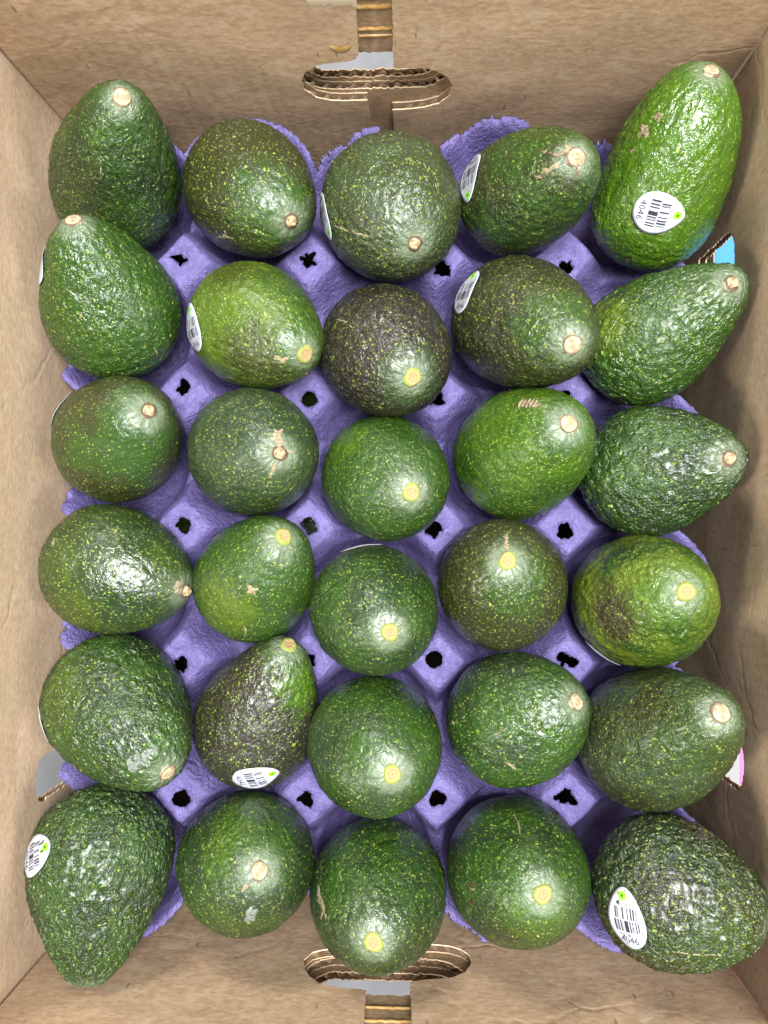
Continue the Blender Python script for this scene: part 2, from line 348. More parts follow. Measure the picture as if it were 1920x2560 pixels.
# ------------------------------------------------------------------ the purple tray
CXS = [-16.5, -9.55, -2.6, 4.35, 11.3]
CYS = [18.25, 10.97, 3.7, -3.58, -10.86, -18.2]
HOLES = [(-13.21, 14.93, .30, .35), (-6.11, 14.63, .36, .3), (1.33, 14.11, .38, .3), (7.91, 14.08, .34, .35), (-13.07, 7.69, .38, .3), (-6.04, 7.02, .42, .06),
         (0.85, 7.0, .36, .3), (7.8, 7.0, .36, .3), (-12.93, .14, .40, .15), (-6.03, .09, .36, .3), (.76, -.11, .40, .15), (7.65, -.16, .38, .2), (-13.04, -7.42, .36, .3),
         (-6.1, -7.2, .36, .2), (.75, -7.06, .46, .04), (7.74, -7.01, .36, .35), (-12.95, -14.73, .45, .1), (-6.17, -14.62, .42, .25), (.92, -14.5, .42, .12), (7.85, -14.34, .32, .5)]
def tray():
    g = 0.105
    xs = np.arange(-20.6, 15.5, g); ys = np.arange(-22.4, 22.5, g)
    Xg, Yg = np.meshgrid(xs, ys, indexing='ij'); x = Xg.ravel(); y = Yg.ravel()
    P3 = lambda s, z=0.0: np.stack([x * s, y * s, np.full_like(x, z)], 1)
    # warp so that nothing is ruler-straight
    wx = x + 0.14 * noise3(P3(0.35, 3.3)); wy = y + 0.14 * noise3(P3(0.35, 9.1))
    d = np.full_like(x, 99.0); f_rim = np.full_like(x, -99.0)
    for a in CXS:
        for b in CYS:
            da = np.hypot(wx - a, wy - b); d = np.minimum(d, da)
            rim_r = {(11.3, 18.25): 3.45, (-2.6, 18.25): 3.62, (4.35, 18.25): 3.95, (-9.55, -18.2): 3.5, (-2.6, -18.2): 3.6, (4.35, -18.2): 3.8}.get((a, b), 4.2)
            f_rim = np.maximum(f_rim, rim_r - da)
    cup = 0.9 - 5.2 * np.sqrt(np.clip(1 - (d / 3.60) ** 4.5, 0, None))
    cup = np.where(d > 3.60, 0.9 + (d - 3.60) * 2, cup)
    q = np.full_like(x, 99.0)
    mx = [CXS[0] - 3.47] + [(a + b) / 2 for a, b in zip(CXS, CXS[1:])] + [CXS[-1] + 3.47]
    my = [CYS[0] + 3.64] + [(a + b) / 2 for a, b in zip(CYS, CYS[1:])] + [CYS[-1] - 3.64]
    for a in mx:
        for b in my: q = np.minimum(q, 0.80 * (abs(wx - a) + abs(wy - b)) + 0.20 * np.hypot(wx - a, wy - b))
    post = 1 - smooth(1.30, 3.0, q)
    edge = np.maximum(np.maximum(mx[0] - x, x - mx[-1]), np.maximum(my[-1] - y, y - my[0]))
    rim = smooth(-1.2, 0.3, edge)
    cap = -2.6 + 2.6 * np.maximum(post, rim * 1.08)
    k = 0.22
    h = np.clip(0.5 + 0.5 * (cap - cup) / k, 0, 1)
    z = cap * (1 - h) + cup * h - k * h * (1 - h)
    z = z + 0.16 * noise3(P3(0.9, 1.1)) + 0.09 * noise3(P3(2.3, 5.7)) + 0.045 * noise3(P3(5.0, 2.2))
    # outline: scalloped around the outer cups, with a torn fringe; punched holes in the posts
    fr = 0.10 * noise3(P3(1.6, 4.4)) + 0.13 * noise3(P3(4.5, 7.7))
    f_out = f_rim + fr
    inner = np.minimum(np.minimum(x - mx[0], mx[-1] - x), np.minimum(y - my[-1], my[0] - y)) - 1.75 + fr
    f = np.maximum(f_out, inner)
    f = np.minimum(f, np.minimum(x + 19.75 + fr, 15.45 + fr - x))
    for hx, hy, hr, jag in HOLES:
        dh = np.hypot(x - hx, y - hy); m = dh < 1.0
        ang = np.arctan2(y - hy, x - hx)
        j = jag * hr * 4.0 * noise3(np.stack([np.cos(ang) * 1.6 + hx, np.sin(ang) * 1.6 + hy, dh * 0 + 1.5], 1)[m]) + jag * 0.8 * noise3(P3(4.2, 6.6)[m])
        fh = np.full_like(x, 9.0); fh[m] = dh[m] - (hr + j)
        f = np.minimum(f, fh)
        z[m] -= 0.12 * np.clip(1 - (dh[m] - hr) / 0.25, 0, 1) ** 2
    nx, ny = Xg.shape
    F2 = f.reshape(nx, ny)
    quad_in = (F2[:-1, :-1] > 0) & (F2[1:, :-1] > 0) & (F2[1:, 1:] > 0) & (F2[:-1, 1:] > 0)
    # snap rim vertices onto the outline
    gx, gy = np.gradient(F2, g); gl = np.sqrt(gx ** 2 + gy ** 2) + 1e-6
    nb = np.zeros_like(F2, bool); nb[1:-1, 1:-1] = False
    used = np.zeros_like(F2, int)
    for a, b in ((0, 0), (1, 0), (1, 1), (0, 1)):
        used[a:nx - 1 + a, b:ny - 1 + b] += quad_in
    rimv = (used > 0) & (used < 4)
    sh = np.where(rimv, np.clip(-F2 / gl, -0.09, 0.09), 0)
    px = Xg + gx / gl * sh; py = Yg + gy / gl * sh
    idx = -np.ones(nx * ny, int); keep = (used > 0).ravel(); idx[keep] = np.arange(keep.sum())
    V_ = np.stack([px.ravel(), py.ravel(), z], 1)[keep]
    I = np.arange(nx * ny).reshape(nx, ny)
    Q = np.stack([I[:-1, :-1], I[1:, :-1], I[1:, 1:], I[:-1, 1:]], -1)[quad_in]
    o = mesh_obj('pulp_tray', V_ - np.array([0, 0, -4.3]), idx[Q], M_PULP, None, (0, 0, -4.3), smooth_=True)
    s = o.modifiers.new('thickness', 'SOLIDIFY'); s.thickness = 0.0018; s.offset = -1
    return tag(o, 'purple moulded pulp tray of round cups with torn holes between them', 'tray')
tray()

# ------------------------------------------------------------------ avocados
# centre of the broad end, radius, length, azimuth and elevation of the axis, neck taper
FIT = {
    '11': (-16.452, 18.455, 0.881, 3.381, 10.956, 0.385, 1.13, 0.25),
    '12': (-9.296, 18.239, 0.946, 3.356, 8.5, -0.797, 0.614, 0.12),
    '13': (-1.54, 16.871, 1.333, 3.677, 8.131, -1.159, 0.742, 0.1),
    '14': (5.058, 17.324, 1.159, 2.968, 9.97, -0.485, 1.216, 0.14),
    '15': (12.158, 16.699, 1.176, 3.204, 9.954, 1.328, 0.796, 0.0),
    '21': (-16.357, 11.47, 1.348, 3.543, 9.294, 1.571, 1.002, 0.28),
    '22': (-9.009, 10.81, 1.229, 3.236, 8.747, -0.604, 0.688, 0.18),
    '23': (-1.91, 9.408, 1.151, 3.367, 8.883, -0.995, 1.018, 0.12),
    '24': (4.846, 10.677, 1.64, 3.258, 10.686, -0.949, 1.098, 0.14),
    '25': (11.419, 9.498, 1.3, 3.144, 8.938, 0.563, 0.684, 0.26),
    '31': (-16.293, 4.646, 0.896, 3.309, 8.419, 0.326, 0.868, 0.14),
    '32': (-8.913, 4.02, 1.021, 3.366, 8.614, -0.21, 1.098, 0.12),
    '33': (-1.94, 2.706, 0.637, 3.29, 8.911, -0.597, 1.228, 0.12),
    '34': (4.985, 3.732, 1.203, 3.274, 9.9, 0.45, 1.291, 0.14),
    '35': (11.562, 2.924, 1.3, 3.338, 8.549, 0.121, 0.831, 0.26),
    '41': (-16.553, -2.114, 1.35, 3.408, 8.264, -0.236, 0.251, 0.12),
    '42': (-8.951, -3.011, 0.705, 3.108, 8.717, 0.821, 0.875, 0.15),
    '43': (-2.49, -4.234, 0.775, 3.375, 8.394, -0.534, 1.317, 0.12),
    '44': (4.256, -3.013, 0.95, 3.342, 8.369, 1.714, 1.267, 0.12),
    '45': (11.253, -3.795, 1.215, 3.393, 9.708, 1.247, 1.399, 0.16),
    '51': (-16.264, -9.131, 1.31, 3.553, 9.554, -0.583, 0.599, 0.16),
    '52': (-8.939, -10.658, 0.031, 3.299, 9.336, 1.119, 0.478, 0.25),
    '53': (-2.379, -11.077, 1.766, 3.406, 8.43, 0.0, 1.345, 0.1),
    '54': (4.649, -9.81, 1.609, 3.347, 8.143, 0.599, 0.865, 0.15),
    '55': (11.441, -10.791, 1.5, 3.429, 10.921, 1.126, 1.118, 0.2),
    '61': (-16.387, -16.869, 2.183, 3.618, 9.541, -1.542, 0.334, 0.28),
    '62': (-9.077, -17.383, 1.426, 3.482, 8.825, 0.771, 1.111, 0.14),
    '63': (-2.201, -18.732, 1.307, 3.511, 9.068, -1.983, 1.619, 0.18),
    '64': (4.864, -17.405, 1.567, 3.551, 9.394, 1.251, 1.321, 0.14),
    '65': (11.663, -17.24, 3.852, 3.423, 7.901, -0.083, 0.447, 0.12),
}
# skin tones (linear)
DK, GR, BR = (0.011, 0.026, 0.007), (0.020, 0.054, 0.006), (0.042, 0.095, 0.004)
OL, YG, PU, BN = (0.024, 0.026, 0.007), (0.100, 0.138, 0.008), (0.019, 0.017, 0.010), (0.034, 0.022, 0.010)
GY = (0.030, 0.050, 0.019)
# dark tone, light tone, speck amount, pebble height, stem kind, blotches (x, y, radius cm, colour, strength)
LOOK = {
    '11': (DK, GR, .45, 1.3, 'woody', [(170, 420, 2.6, OL, .5)]),
    '12': (OL, OL, 1.0, .6, 'split', [(590, 450, 3.2, GR, .9)]),
    '13': (OL, GY, .9, .9, 'plug', [(880, 480, 3.0, GY, .7)]),
    '14': (OL, GR, .9, .9, 'scab', [(1190, 480, 3.0, GR, .6)]),
    '15': (BR, BR, .35, .9, 'woody', []),
    '21': (GR, GR, .85, 1.1, 'woody', [(200, 760, 2.5, GR, .5)]),
    '22': ((.054, .095, .006), (.085, .132, .008), .95, .7, 'fresh', [(560, 790, 2.8, OL, .85), (640, 620, 2.6, GR, .85), (660, 720, 2.2, GR, .85), (500, 585, 1.8, OL, .7)]),
    '23': ((.016, .011, .010), (.021, .015, .012), .6, 1.2, 'fresh', [(890, 830, 2.2, GY, .8)]),
    '24': (OL, PU, .9, 1.0, 'woody', [(1200, 690, 2.8, GR, .8)]),
    '25': (GR, GR, .75, 1.6, 'plug', [(1300, 690, 2.2, YG, .7), (1500, 740, 2.6, GR, .4)]),
    '31': (OL, GR, .3, .25, 'plug', [(330, 950, 2.2, GR, .7)]),
    '32': (DK, GY, .7, .5, 'plug', []),
    '33': (GR, GR, .7, .8, 'fresh', [(745, 950, 1.9, BR, 1.0), (890, 1070, 2.2, GY, .6)]),
    '34': (GR, BR, .75, .7, 'woody', [(1050, 900, 2.6, BR, .8)]),
    '35': (DK, GR, .3, 2.0, 'plug', [(1330, 950, 2.5, GR, .6)]),
    '41': (DK, (.022, .040, .007), .75, .35, 'plug', [(160, 1330, 2.2, YG, .25), (120, 1200, 1.8, YG, .15)]),
    '42': (GR, GR, .8, .5, 'fresh', [(480, 1320, 2.4, YG, .45)]),
    '43': (GR, DK, .7, .5, 'fresh', []),
    '44': (OL, OL, .7, .6, 'fresh', [(1120, 1270, 2.4, GR, .75)]),
    '45': (YG, GR, .8, 1.2, 'fresh', [(1315, 1330, 2.0, BN, .9), (1460, 1270, 2.5, (.06, .12, .014), .8)]),
    '51': (DK, GR, .6, 1.6, 'woody', [(120, 1500, 2.2, YG, .25)]),
    '52': (PU, PU, .85, .9, 'fresh', [(655, 1480, 1.9, BR, 1.0), (620, 1410, 1.6, GR, .8)]),
    '53': (DK, GR, .55, .5, 'fresh', []),
    '54': (DK, GR, .8, .8, 'woody', []),
    '55': (OL, GY, .95, 1.0, 'woody', [(1520, 1600, 3.0, GR, .5)]),
    '61': (DK, GR, .45, 2.2, 'woody', []),
    '62': (DK, GR, .5, .9, 'woody', [(500, 1800, 2.2, BR, .6)]),
    '63': (DK, GR, .55, .9, 'fresh', [(820, 2000, 2.5, GY, .5)]),
    '64': (GR, DK, .7, .6, 'fresh', [(1180, 1990, 2.2, BR, .5)]),
    '65': (OL, DK, 1.0, 2.1, 'woody', [(1560, 2060, 2.8, GR, .5), (1450, 1930, 1.8, PU, .6)]),
}
LABEL = {
    '11': 'dark green avocado leaning in the top left corner of the box, tan stem facing up',
    '12': 'olive brown speckled avocado in the top row beside the top left corner one',
    '13': 'big round avocado in the middle of the top row, sticker edge on its left',
    '14': 'speckled avocado with scabby scarring round its stem, next to the long bright green one',
    '15': 'long smooth bright green avocado with oval barcode sticker in the top right corner',
    '21': 'pear shaped green avocado at the left wall just below the top left corner one',
    '22': 'light yellowish green avocado with a narrow sticker on its left side',
    '23': 'dark purple brown avocado with pale yellow stem scar and a thin scratch at upper left',
    '24': 'dark olive avocado with tilted barcode sticker, right of the purple brown one',
    '25': 'long green pear shaped avocado by the right wall, below the slot showing blue',
    '31': 'smooth olive green avocado with very fine specks by the left wall, third from top',
    '32': 'round dark green avocado with small tan scar streaks above and below its stem',
    '33': 'green avocado with a bright upper left side, directly below the purple brown one',
    '34': 'bright green avocado with a small brown netted scar near its top edge',
    '35': 'coarse bumpy dull green avocado at the right wall, brown stem plug at its right',
    '41': 'avocado lying sideways by the left wall with its stem plug pointing right',
    '42': 'small green avocado with yellow stem scar at upper right and tan spot below it',
    '43': 'smooth deep green round avocado in the fourth row, white sticker edge along its top',
    '44': 'round brownish olive avocado with a tan streak running up from its yellow stem scar',
    '45': 'yellowish green avocado with a large brown patch on its left half',
    '51': 'bumpy dark green avocado by the left wall with a grey scuff near its lower end',
    '52': 'dark purple avocado with a bright green neck, barcode sticker along its lower edge',
    '53': 'plain dark green round avocado in the middle of the fifth row without scar lines',
    '54': 'dark green avocado with two short pale scratches and a woody stem at its right',
    '55': 'speckled grey green avocado by the right wall above the slot showing white and pink',
    '61': 'large rough dark green avocado in the bottom left corner, sticker on its left side',
    '62': 'dark green avocado with broad tan stem scar facing up and a white fleck below it',
    '63': 'green avocado over the bottom handle cutout with a tan scratch down its left',
    '64': 'green avocado with a pale scratch above its stem and dark pits on its left',
    '65': 'large wrinkled olive avocado in the bottom right corner with an oval barcode sticker',
}
def prof(v, k):
    return np.sqrt(np.clip(1 - np.abs(v) ** 2.2, 0, 1)) * (1 - k * np.sin(np.pi * v / 2) ** 2)

def body(p, nphi, nth, seed, peb, detail=True, stem=None):
    """vertices of one fruit in its own frame (axis +z, broad centre at the origin)"""
    R, L, k = p[3], p[4], p[7]
    ph = np.linspace(0, np.pi, nphi + 1); th = np.linspace(0, 2 * np.pi, nth, endpoint=False)
    at_ = L - 0.98 * R
    c = -np.cos(ph); v = np.where(c > 0, c, 0)
    zz = np.where(c < 0, c * R * 0.98, c * at_); rr = np.where(c < 0, np.sin(ph) * R, R * prof(v, k))
    P = np.stack([rr[:, None] * np.cos(th), rr[:, None] * np.sin(th), np.repeat(zz[:, None], nth, 1)], -1)
    P3 = P.reshape(-1, 3)
    nrm = P.copy(); nrm[..., 2] -= np.clip(nrm[..., 2], -0.2 * R, 0.55 * at_)
    nrm = nrm.reshape(-1, 3); nrm /= np.linalg.norm(nrm, axis=1)[:, None] + 1e-9
    s = np.array([seed * 7.31, seed * 3.77, seed * 1.93])
    d = 0.10 * noise3(P3 * 0.33 + s) + 0.07 * noise3(P3 * 0.8 + s)
    if detail:
        sp_ = np.array([0, 0, at_]) if stem is None else stem
        rad = np.linalg.norm(P3 - sp_, axis=1); up = P3[:, 2] > 0
        near = np.where(up, 1 - smooth(0.5, 2.0, rad), 0)
        Pe = P3 * np.array([1, 1, 0.75])
        n1 = noise3(Pe * 1.9 + s); n2 = noise3(Pe * 3.6 + s); n3 = noise3(Pe * 6.2 + s)
        d += (0.35 + 0.9 * peb) * (1 - 0.6 * near) * (0.040 * n1 + 0.070 * (n2 - 0.8 * np.abs(n2)) + 0.055 * n3)
        ang = np.arctan2(P3[:, 1] - sp_[1], P3[:, 0] - sp_[0])
        d += near * smooth(0.3, 0.6, rad) * 0.06 * noise3(np.stack([np.cos(ang) * 3.2, np.sin(ang) * 3.2, rad * 0.5], 1) + s)
        d -= 0.10 * np.exp(-(rad / 0.62) ** 2) * up
    P3 = P3 + nrm * d[:, None]
    P3[:nth] = P3[:nth].mean(0); P3[-nth:] = P3[-nth:].mean(0)
    faces = []
    i, j = np.meshgrid(np.arange(nphi), np.arange(nth), indexing='ij'); j2 = (j + 1) % nth
    Q = np.stack([i * nth + j, i * nth + j2, (i + 1) * nth + j2, (i + 1) * nth + j], -1).reshape(-1, 4)
    return P3, Q

def skin_mat(key, dark, light, speck, peb, blots, tipz, stem_at=(0, 0, 0.05)):
    gloss = {'11': -.05, '15': -.06, '51': .0, '31': .04, '41': .03, '13': .05, '32': .06, '35': -.04, '43': .03}.get(key, 0.0)
    n = N('avocado_skin'); P = n.tc.outputs['Object']
    sd = int(key) * 0.37
    Q = n.vec('ADD', P, (sd, sd * 0.7, 0))
    low = n.noise(Q, 38, 4, 0.6); mid = n.noise(Q, 130, 4, 0.65); fine = n.noise(Q, 700, 3, 0.6)
    c = n.mix(n.ramp(low, 0.36, 0.64), dark, light)
    for (b, rad, col, st) in blots:
        dd = n.vec('DISTANCE', P, tuple(b * CM))
        w = n.math('ADD', n.math('DIVIDE', dd, rad * CM), n.math('ADD', n.math('MULTIPLY', n.math('SUBTRACT', mid, 0.5), 1.5), n.math('MULTIPLY', n.math('SUBTRACT', n.noise(Q, 420, 3, .7), 0.5), 0.7)))
        c = n.mix(n.ramp(w, 1.05, 0.35, 0, st), c, col)
    # mottling between the bumps
    c = n.mix(n.ramp(mid, 0.42, 0.66, 0, 0.45), c, n.mix(0.5, c, (0.012, 0.022, 0.008)))
    # lenticels
    warp = n.vec('SCALE', n.vec('SUBTRACT', n.noise(Q, 260, 2, .5, True), (.5, .5, .5)), scale=0.0034)
    S = n.vec('MULTIPLY', n.vec('ADD', Q, warp), (1, 1, 0.72))
    radial = n.vec('DISTANCE', P, tuple(stem_at))
    tip = n.ramp(radial, 0.021, 0.006)
    dens = n.math('ADD', n.math('MULTIPLY', n.noise(Q, 55, 3), 0.7), speck * 0.62 - 0.08)
    dens = n.math('SUBTRACT', dens, n.math('MULTIPLY', tip, 0.35))
    tot = None
    for sc, r0 in ((380, 0.21), (560, 0.25), (860, 0.29)):
        vo = n.voro(S, sc); sepc = n.new('SeparateColor'); n.put(sepc.inputs[0], vo.outputs['Color'])
        on = n.ramp(n.math('SUBTRACT', dens, n.math('MULTIPLY', sepc.outputs[0], 0.85)), -0.28, -0.10)
        size = n.math('ADD', r0 * 0.55, n.math('MULTIPLY', sepc.outputs[1], r0 * 0.75))
        dot = n.ramp(n.math('DIVIDE', vo.outputs['Distance'], size), 1.0, 0.55)
        m = n.math('MULTIPLY', dot, on)
        tot = m if tot is None else n.math('MAXIMUM', tot, n.math('MULTIPLY', m, 0.75))
    sc_col = n.mix(n.ramp(mid, 0.35, 0.65), (0.135, 0.215, 0.015), (0.33, 0.40, 0.048))
    c = n.mix(n.math('MULTIPLY', tot, 0.72), c, sc_col)
    # dull waxy scurf round the stem
    ragged = n.math('ADD', radial, n.math('MULTIPLY', n.math('SUBTRACT', n.noise(Q, 300, 4, 0.7), 0.5), 0.010))
    near = n.ramp(ragged, 0.0125, 0.0055)
    c = n.mix(n.math('MULTIPLY', near, 0.55), c, (0.17, 0.20, 0.13))
    c = n.mix(n.math('MULTIPLY', tip, 0.25), c, (0.055, 0.085, 0.035))
    vb = n.voro(S, 230, 'SMOOTH_F1'); 
    cr_ = n.math('ABSOLUTE', n.math('SUBTRACT', n.noise(S, 210, 3, 0.55, dist=0.6), 0.5))
    h = n.math('ADD', n.math('ADD', n.math('MULTIPLY', n.math('SUBTRACT', 1.0, vb.outputs['Distance']), 0.7), n.math('MULTIPLY', n.ramp(cr_, 0.0, 0.10), 0.75)), n.math('ADD', n.math('MULTIPLY', fine, 0.35), n.math('MULTIPLY', tot, 0.30)))
    nb = n.bump(h, 0.0016, min(1.0, 0.16 + 0.24 * peb))
    ro = n.math('ADD', n.ramp(mid, 0.3, 0.7, 0.28, 0.40), n.math('ADD', n.math('MULTIPLY', near, 0.12), n.ramp(n.noise(Q, 24, 3), 0.35, 0.68, -0.04 + gloss, 0.16 + gloss)))
    return n.set(Base_Color=c, Roughness=ro, Normal=nb, **{'Specular_IOR_Level': 0.62, 'Coat_Weight': 0.20, 'Coat_Roughness': 0.24})

def stem_mat(kind):
    n = N('stem_scar_' + kind); P = n.tc.outputs['Object']
    s = n.new('SeparateXYZ'); n.put(s.inputs[0], P)
    rad = n.math('SQRT', n.math('ADD', n.math('POWER', s.outputs[0], 2), n.math('POWER', s.outputs[1], 2)))
    rad = n.math('ADD', rad, n.math('MULTIPLY', n.math('SUBTRACT', n.noise(P, 350, 3), 0.5), 0.0014))
    g = n.noise(P, 900, 4, 0.7); g2 = n.noise(P, 330, 3)
    if kind == 'fresh':
        c = n.mix(n.ramp(rad, 0.0026, 0.0036), (0.31, 0.225, 0.10), (0.20, 0.22, 0.045))
        c = n.mix(n.ramp(rad, 0.0012, 0.0004, 0, 0.6), c, (0.30, 0.16, 0.06))
        c = n.mix(n.ramp(n.math('ABSOLUTE', n.math('SUBTRACT', rad, 0.0019)), 0.0005, 0.0002, 0, 0.5), c, (0.20, 0.12, 0.05)); c = n.mix(n.ramp(rad, 0.0042, 0.0050), c, (0.15, 0.17, 0.07))
    elif kind == 'plug':
        c = n.mix(n.ramp(g2, 0.4, 0.62), (0.22, 0.14, 0.07), (0.46, 0.35, 0.21))
        c = n.mix(n.ramp(rad, 0.0025, 0.0030), c, (0.075, 0.05, 0.03)); c = n.mix(n.ramp(rad, 0.0038, 0.0045), c, (0.22, 0.20, 0.14))
    else:
        c = n.mix(n.ramp(g2, 0.38, 0.66), (0.24, 0.185, 0.105), (0.42, 0.345, 0.22))
        c = n.mix(n.ramp(rad, 0.0034, 0.0040), c, (0.10, 0.065, 0.035)); c = n.mix(n.ramp(rad, 0.0042, 0.0047), c, (0.24, 0.22, 0.15))
        ring = n.math('SINE', n.math('MULTIPLY', rad, 5200)); c = n.mix(n.ramp(ring, 0.4, 1, 0, 0.25), c, (0.34, 0.21, 0.10))
    c = n.mix(n.ramp(g, 0.5, 0.75, 0, 0.4), c, (0.22, 0.13, 0.07))
    return n.set(Base_Color=c, Roughness=0.65, Normal=n.bump(g, 0.0008, 0.6), **{'Specular_IOR_Level': 0.3})
M_STEM = {k: stem_mat(k) for k in ('fresh', 'plug', 'woody')}

def mat_scar(name, a, b):
    n = N(name); P = n.tc.outputs['Object']; g = n.noise(P, 600, 4, 0.7)
    return n.set(Base_Color=n.mix(n.ramp(g, 0.35, 0.65), a, b), Roughness=0.7, Normal=n.bump(g, 0.0008, 0.6), **{'Specular_IOR_Level': 0.3})
M_SCAR = mat_scar('tan_scar', (0.14, 0.115, 0.06), (0.29, 0.23, 0.14))
M_SCAB = mat_scar('brown_scab', (0.08, 0.055, 0.03), (0.24, 0.17, 0.11))
M_GREY = mat_scar('grey_scuff', (0.07, 0.085, 0.06), (0.20, 0.21, 0.18))
M_PIT = mat_scar('dark_pit', (0.03, 0.02, 0.012), (0.07, 0.045, 0.02))
M_STICK = mat_plain('sticker_paper', (0.44, 0.45, 0.50), 0.38, 0.5)
M_INK = mat_plain('sticker_black', (0.025, 0.025, 0.03), 0.45, 0.4)
M_INKG = mat_plain('sticker_grey', (0.28, 0.28, 0.31), 0.45, 0.4)
M_LOGO = mat_plain('sticker_green', (0.22, 0.60, 0.02), 0.4, 0.4)
M_LOGD = mat_plain('sticker_dark_green', (0.02, 0.16, 0.01), 0.4, 0.4)

FR = {}
STEM_AT = {'11': (263, 208), '12': (630, 478), '13': (896, 527), '14': (1246, 338), '15': (1538, 148), '21': (157, 472), '22': (662, 766),
           '23': (893, 816), '24': (1238, 745), '25': (1583, 610), '31': (322, 886), '32': (605, 978), '33': (889, 1064), '34': (1230, 914),
           '35': (1578, 990), '41': (403, 1277), '42': (614, 1157), '43': (843, 1367), '44': (1097, 1211), '45': (1484, 1278), '51': (365, 1672),
           '52': (625, 1390), '53': (848, 1673), '54': (1248, 1515), '55': (1560, 1540), '62': (561, 1882), '63': (807, 2037), '64': (1174, 1933)}
for idx, key in enumerate(FIT):
    p = FIT[key]; dark, light, speck, peb, stem, blots = LOOK[key]
    C = np.array(p[:3]); az, el = p[5], p[6]
    a = np.array([math.cos(az) * math.cos(el), math.sin(az) * math.cos(el), math.sin(el)])
    e1 = np.array([-math.sin(az), math.cos(az), 0.0]); e2 = np.cross(a, e1)
    Mx = np.stack([e1, -e2, a], 1)
    if np.linalg.det(Mx) < 0: Mx = np.stack([e1, e2, a], 1)
    q = Matrix(Mx.tolist()).to_quaternion(); tipz = p[4] - 0.98 * p[3]
    lo, loQ = body(p, 44, 56, idx + 1, peb, False)
    loW = lo @ Mx.T + C
    bvh = BVHTree.FromPolygons([tuple(x) for x in loW], [tuple(f) for f in loQ.tolist()])
    def hit(px, py, bvh=bvh, C=C):
        for t in np.linspace(0, 0.9, 40):
            o, d = at(px, py); tgt = o + d * ((C - o) @ d)            # slide towards the fruit if the ray just misses
            d2 = tgt * (1 - t) + C * t - o; d2 /= np.linalg.norm(d2)
            h, n_, _, _ = bvh.ray_cast(Vector(o), Vector(d2))
            if h is not None: return np.array(h), np.array(n_)
    bl = [(Mx.T @ (hit(bx_, by_)[0] - C), rad, col, st) for bx_, by_, rad, col, st in blots]
    base = np.array([C[0], C[1], loW[:, 2].min()])
    root = empty('avocado', base)
    tag(root, LABEL[key], 'avocado', 'avocados in the purple tray')
    spx = STEM_AT.get(key)
    if spx: sh, sn = hit(*spx)
    else: sh, sn = C + a * (tipz - 0.35), a
    sl = Mx.T @ (sh - C)
    V_, Q_ = body(p, 132, 190, idx + 1, peb, True, sl)
    mesh_obj('skin', V_, Q_, skin_mat(key, dark, light, speck, peb, bl, tipz, sl * CM), root, C - base, q, True)
    sax = sn * 0.75 + a * 0.25; sax /= np.linalg.norm(sax); sq = Vector(sax).to_track_quat('Z', 'X')
    FR[key] = dict(root=root, base=base, C=C, Mx=Mx, q=q, bvh=bvh, hit=hit, tipz=tipz, a=a)
    # stem
    rs = np.random.default_rng(idx + 50)
    prof_ = {'fresh': [(0, .05), (.10, .08), (.17, .05), (.24, .09), (.33, .09), (.42, .07), (.48, .02), (.52, -.12)],
             'woody': [(0, .08), (.10, .11), (.17, .07), (.25, .11), (.34, .10), (.40, .03), (.47, .05), (.50, -.12)],
             'plug': [(0, .22), (.12, .26), (.22, .23), (.27, .14), (.30, .05), (.40, .04), (.45, .02), (.49, -.12)]}
    kind = {'split': 'plug', 'scab': 'woody'}.get(stem, stem)
    SV, SF = [], []; nt = 28; pr = prof_[kind]; off = (rs.normal(size=2) * 0.06 if kind == 'plug' else np.zeros(2)); wob = rs.uniform(0, 6.28, 3)
    for (r0, z0) in pr:
        for t in np.linspace(0, 2 * np.pi, nt, endpoint=False):
            rr = 0.9 * r0 * (1 + 0.07 * math.sin(2 * t + wob[0]) + 0.05 * math.sin(3 * t + wob[1]) + 0.03 * rs.normal())
            up = max(z0, 0) / 0.38
            SV.append((rr * math.cos(t) + off[0] * up, rr * math.sin(t) + off[1] * up, z0 + 0.018 * rs.normal() * (r0 > 0.05) + 0.05 * math.sin(t + wob[2]) * r0))
    for i in range(len(pr) - 1):
        for j in range(nt): SF.append((i * nt + j, (i + 1) * nt + j, (i + 1) * nt + (j + 1) % nt, i * nt + (j + 1) % nt))
    mesh_obj('stem', SV, SF, M_STEM[kind], root, sh - sax * 0.10 - base, sq, True)

# blemishes: thin patches that follow the skin
def patch(key, name, mat, cx, cy, rx, ry, deg=0, jag=0.35, lift=0.014, seed=0):
    fr = FR[key]; r_ = np.random.default_rng(int(key) * 10 + seed); n_ = 22; m_ = 3
    V_ = []; ca, sa = math.cos(math.radians(deg)), math.sin(math.radians(deg))
    k = 1 + jag * np.convolve(np.tile(r_.normal(size=n_), 3), [.25, .5, .25], 'same')[n_:2 * n_] * 1.6
    for i in range(m_ + 1):
        for j in range(n_):
            t = 2 * math.pi * j / n_; s = i / m_ * k[j]
            x, y = rx * s * math.cos(t), ry * s * math.sin(t)
            h, nn = fr['hit'](cx + x * ca - y * sa, cy + x * sa + y * ca)
            V_.append(h + nn * (lift * (1.5 if i < m_ else -0.5)) - fr['base'])
    F_ = [(i * n_ + j, i * n_ + (j + 1) % n_, (i + 1) * n_ + (j + 1) % n_, (i + 1) * n_ + j) for i in range(m_) for j in range(n_)]
    return mesh_obj(name, V_, F_, mat, fr['root'], smooth_=True)

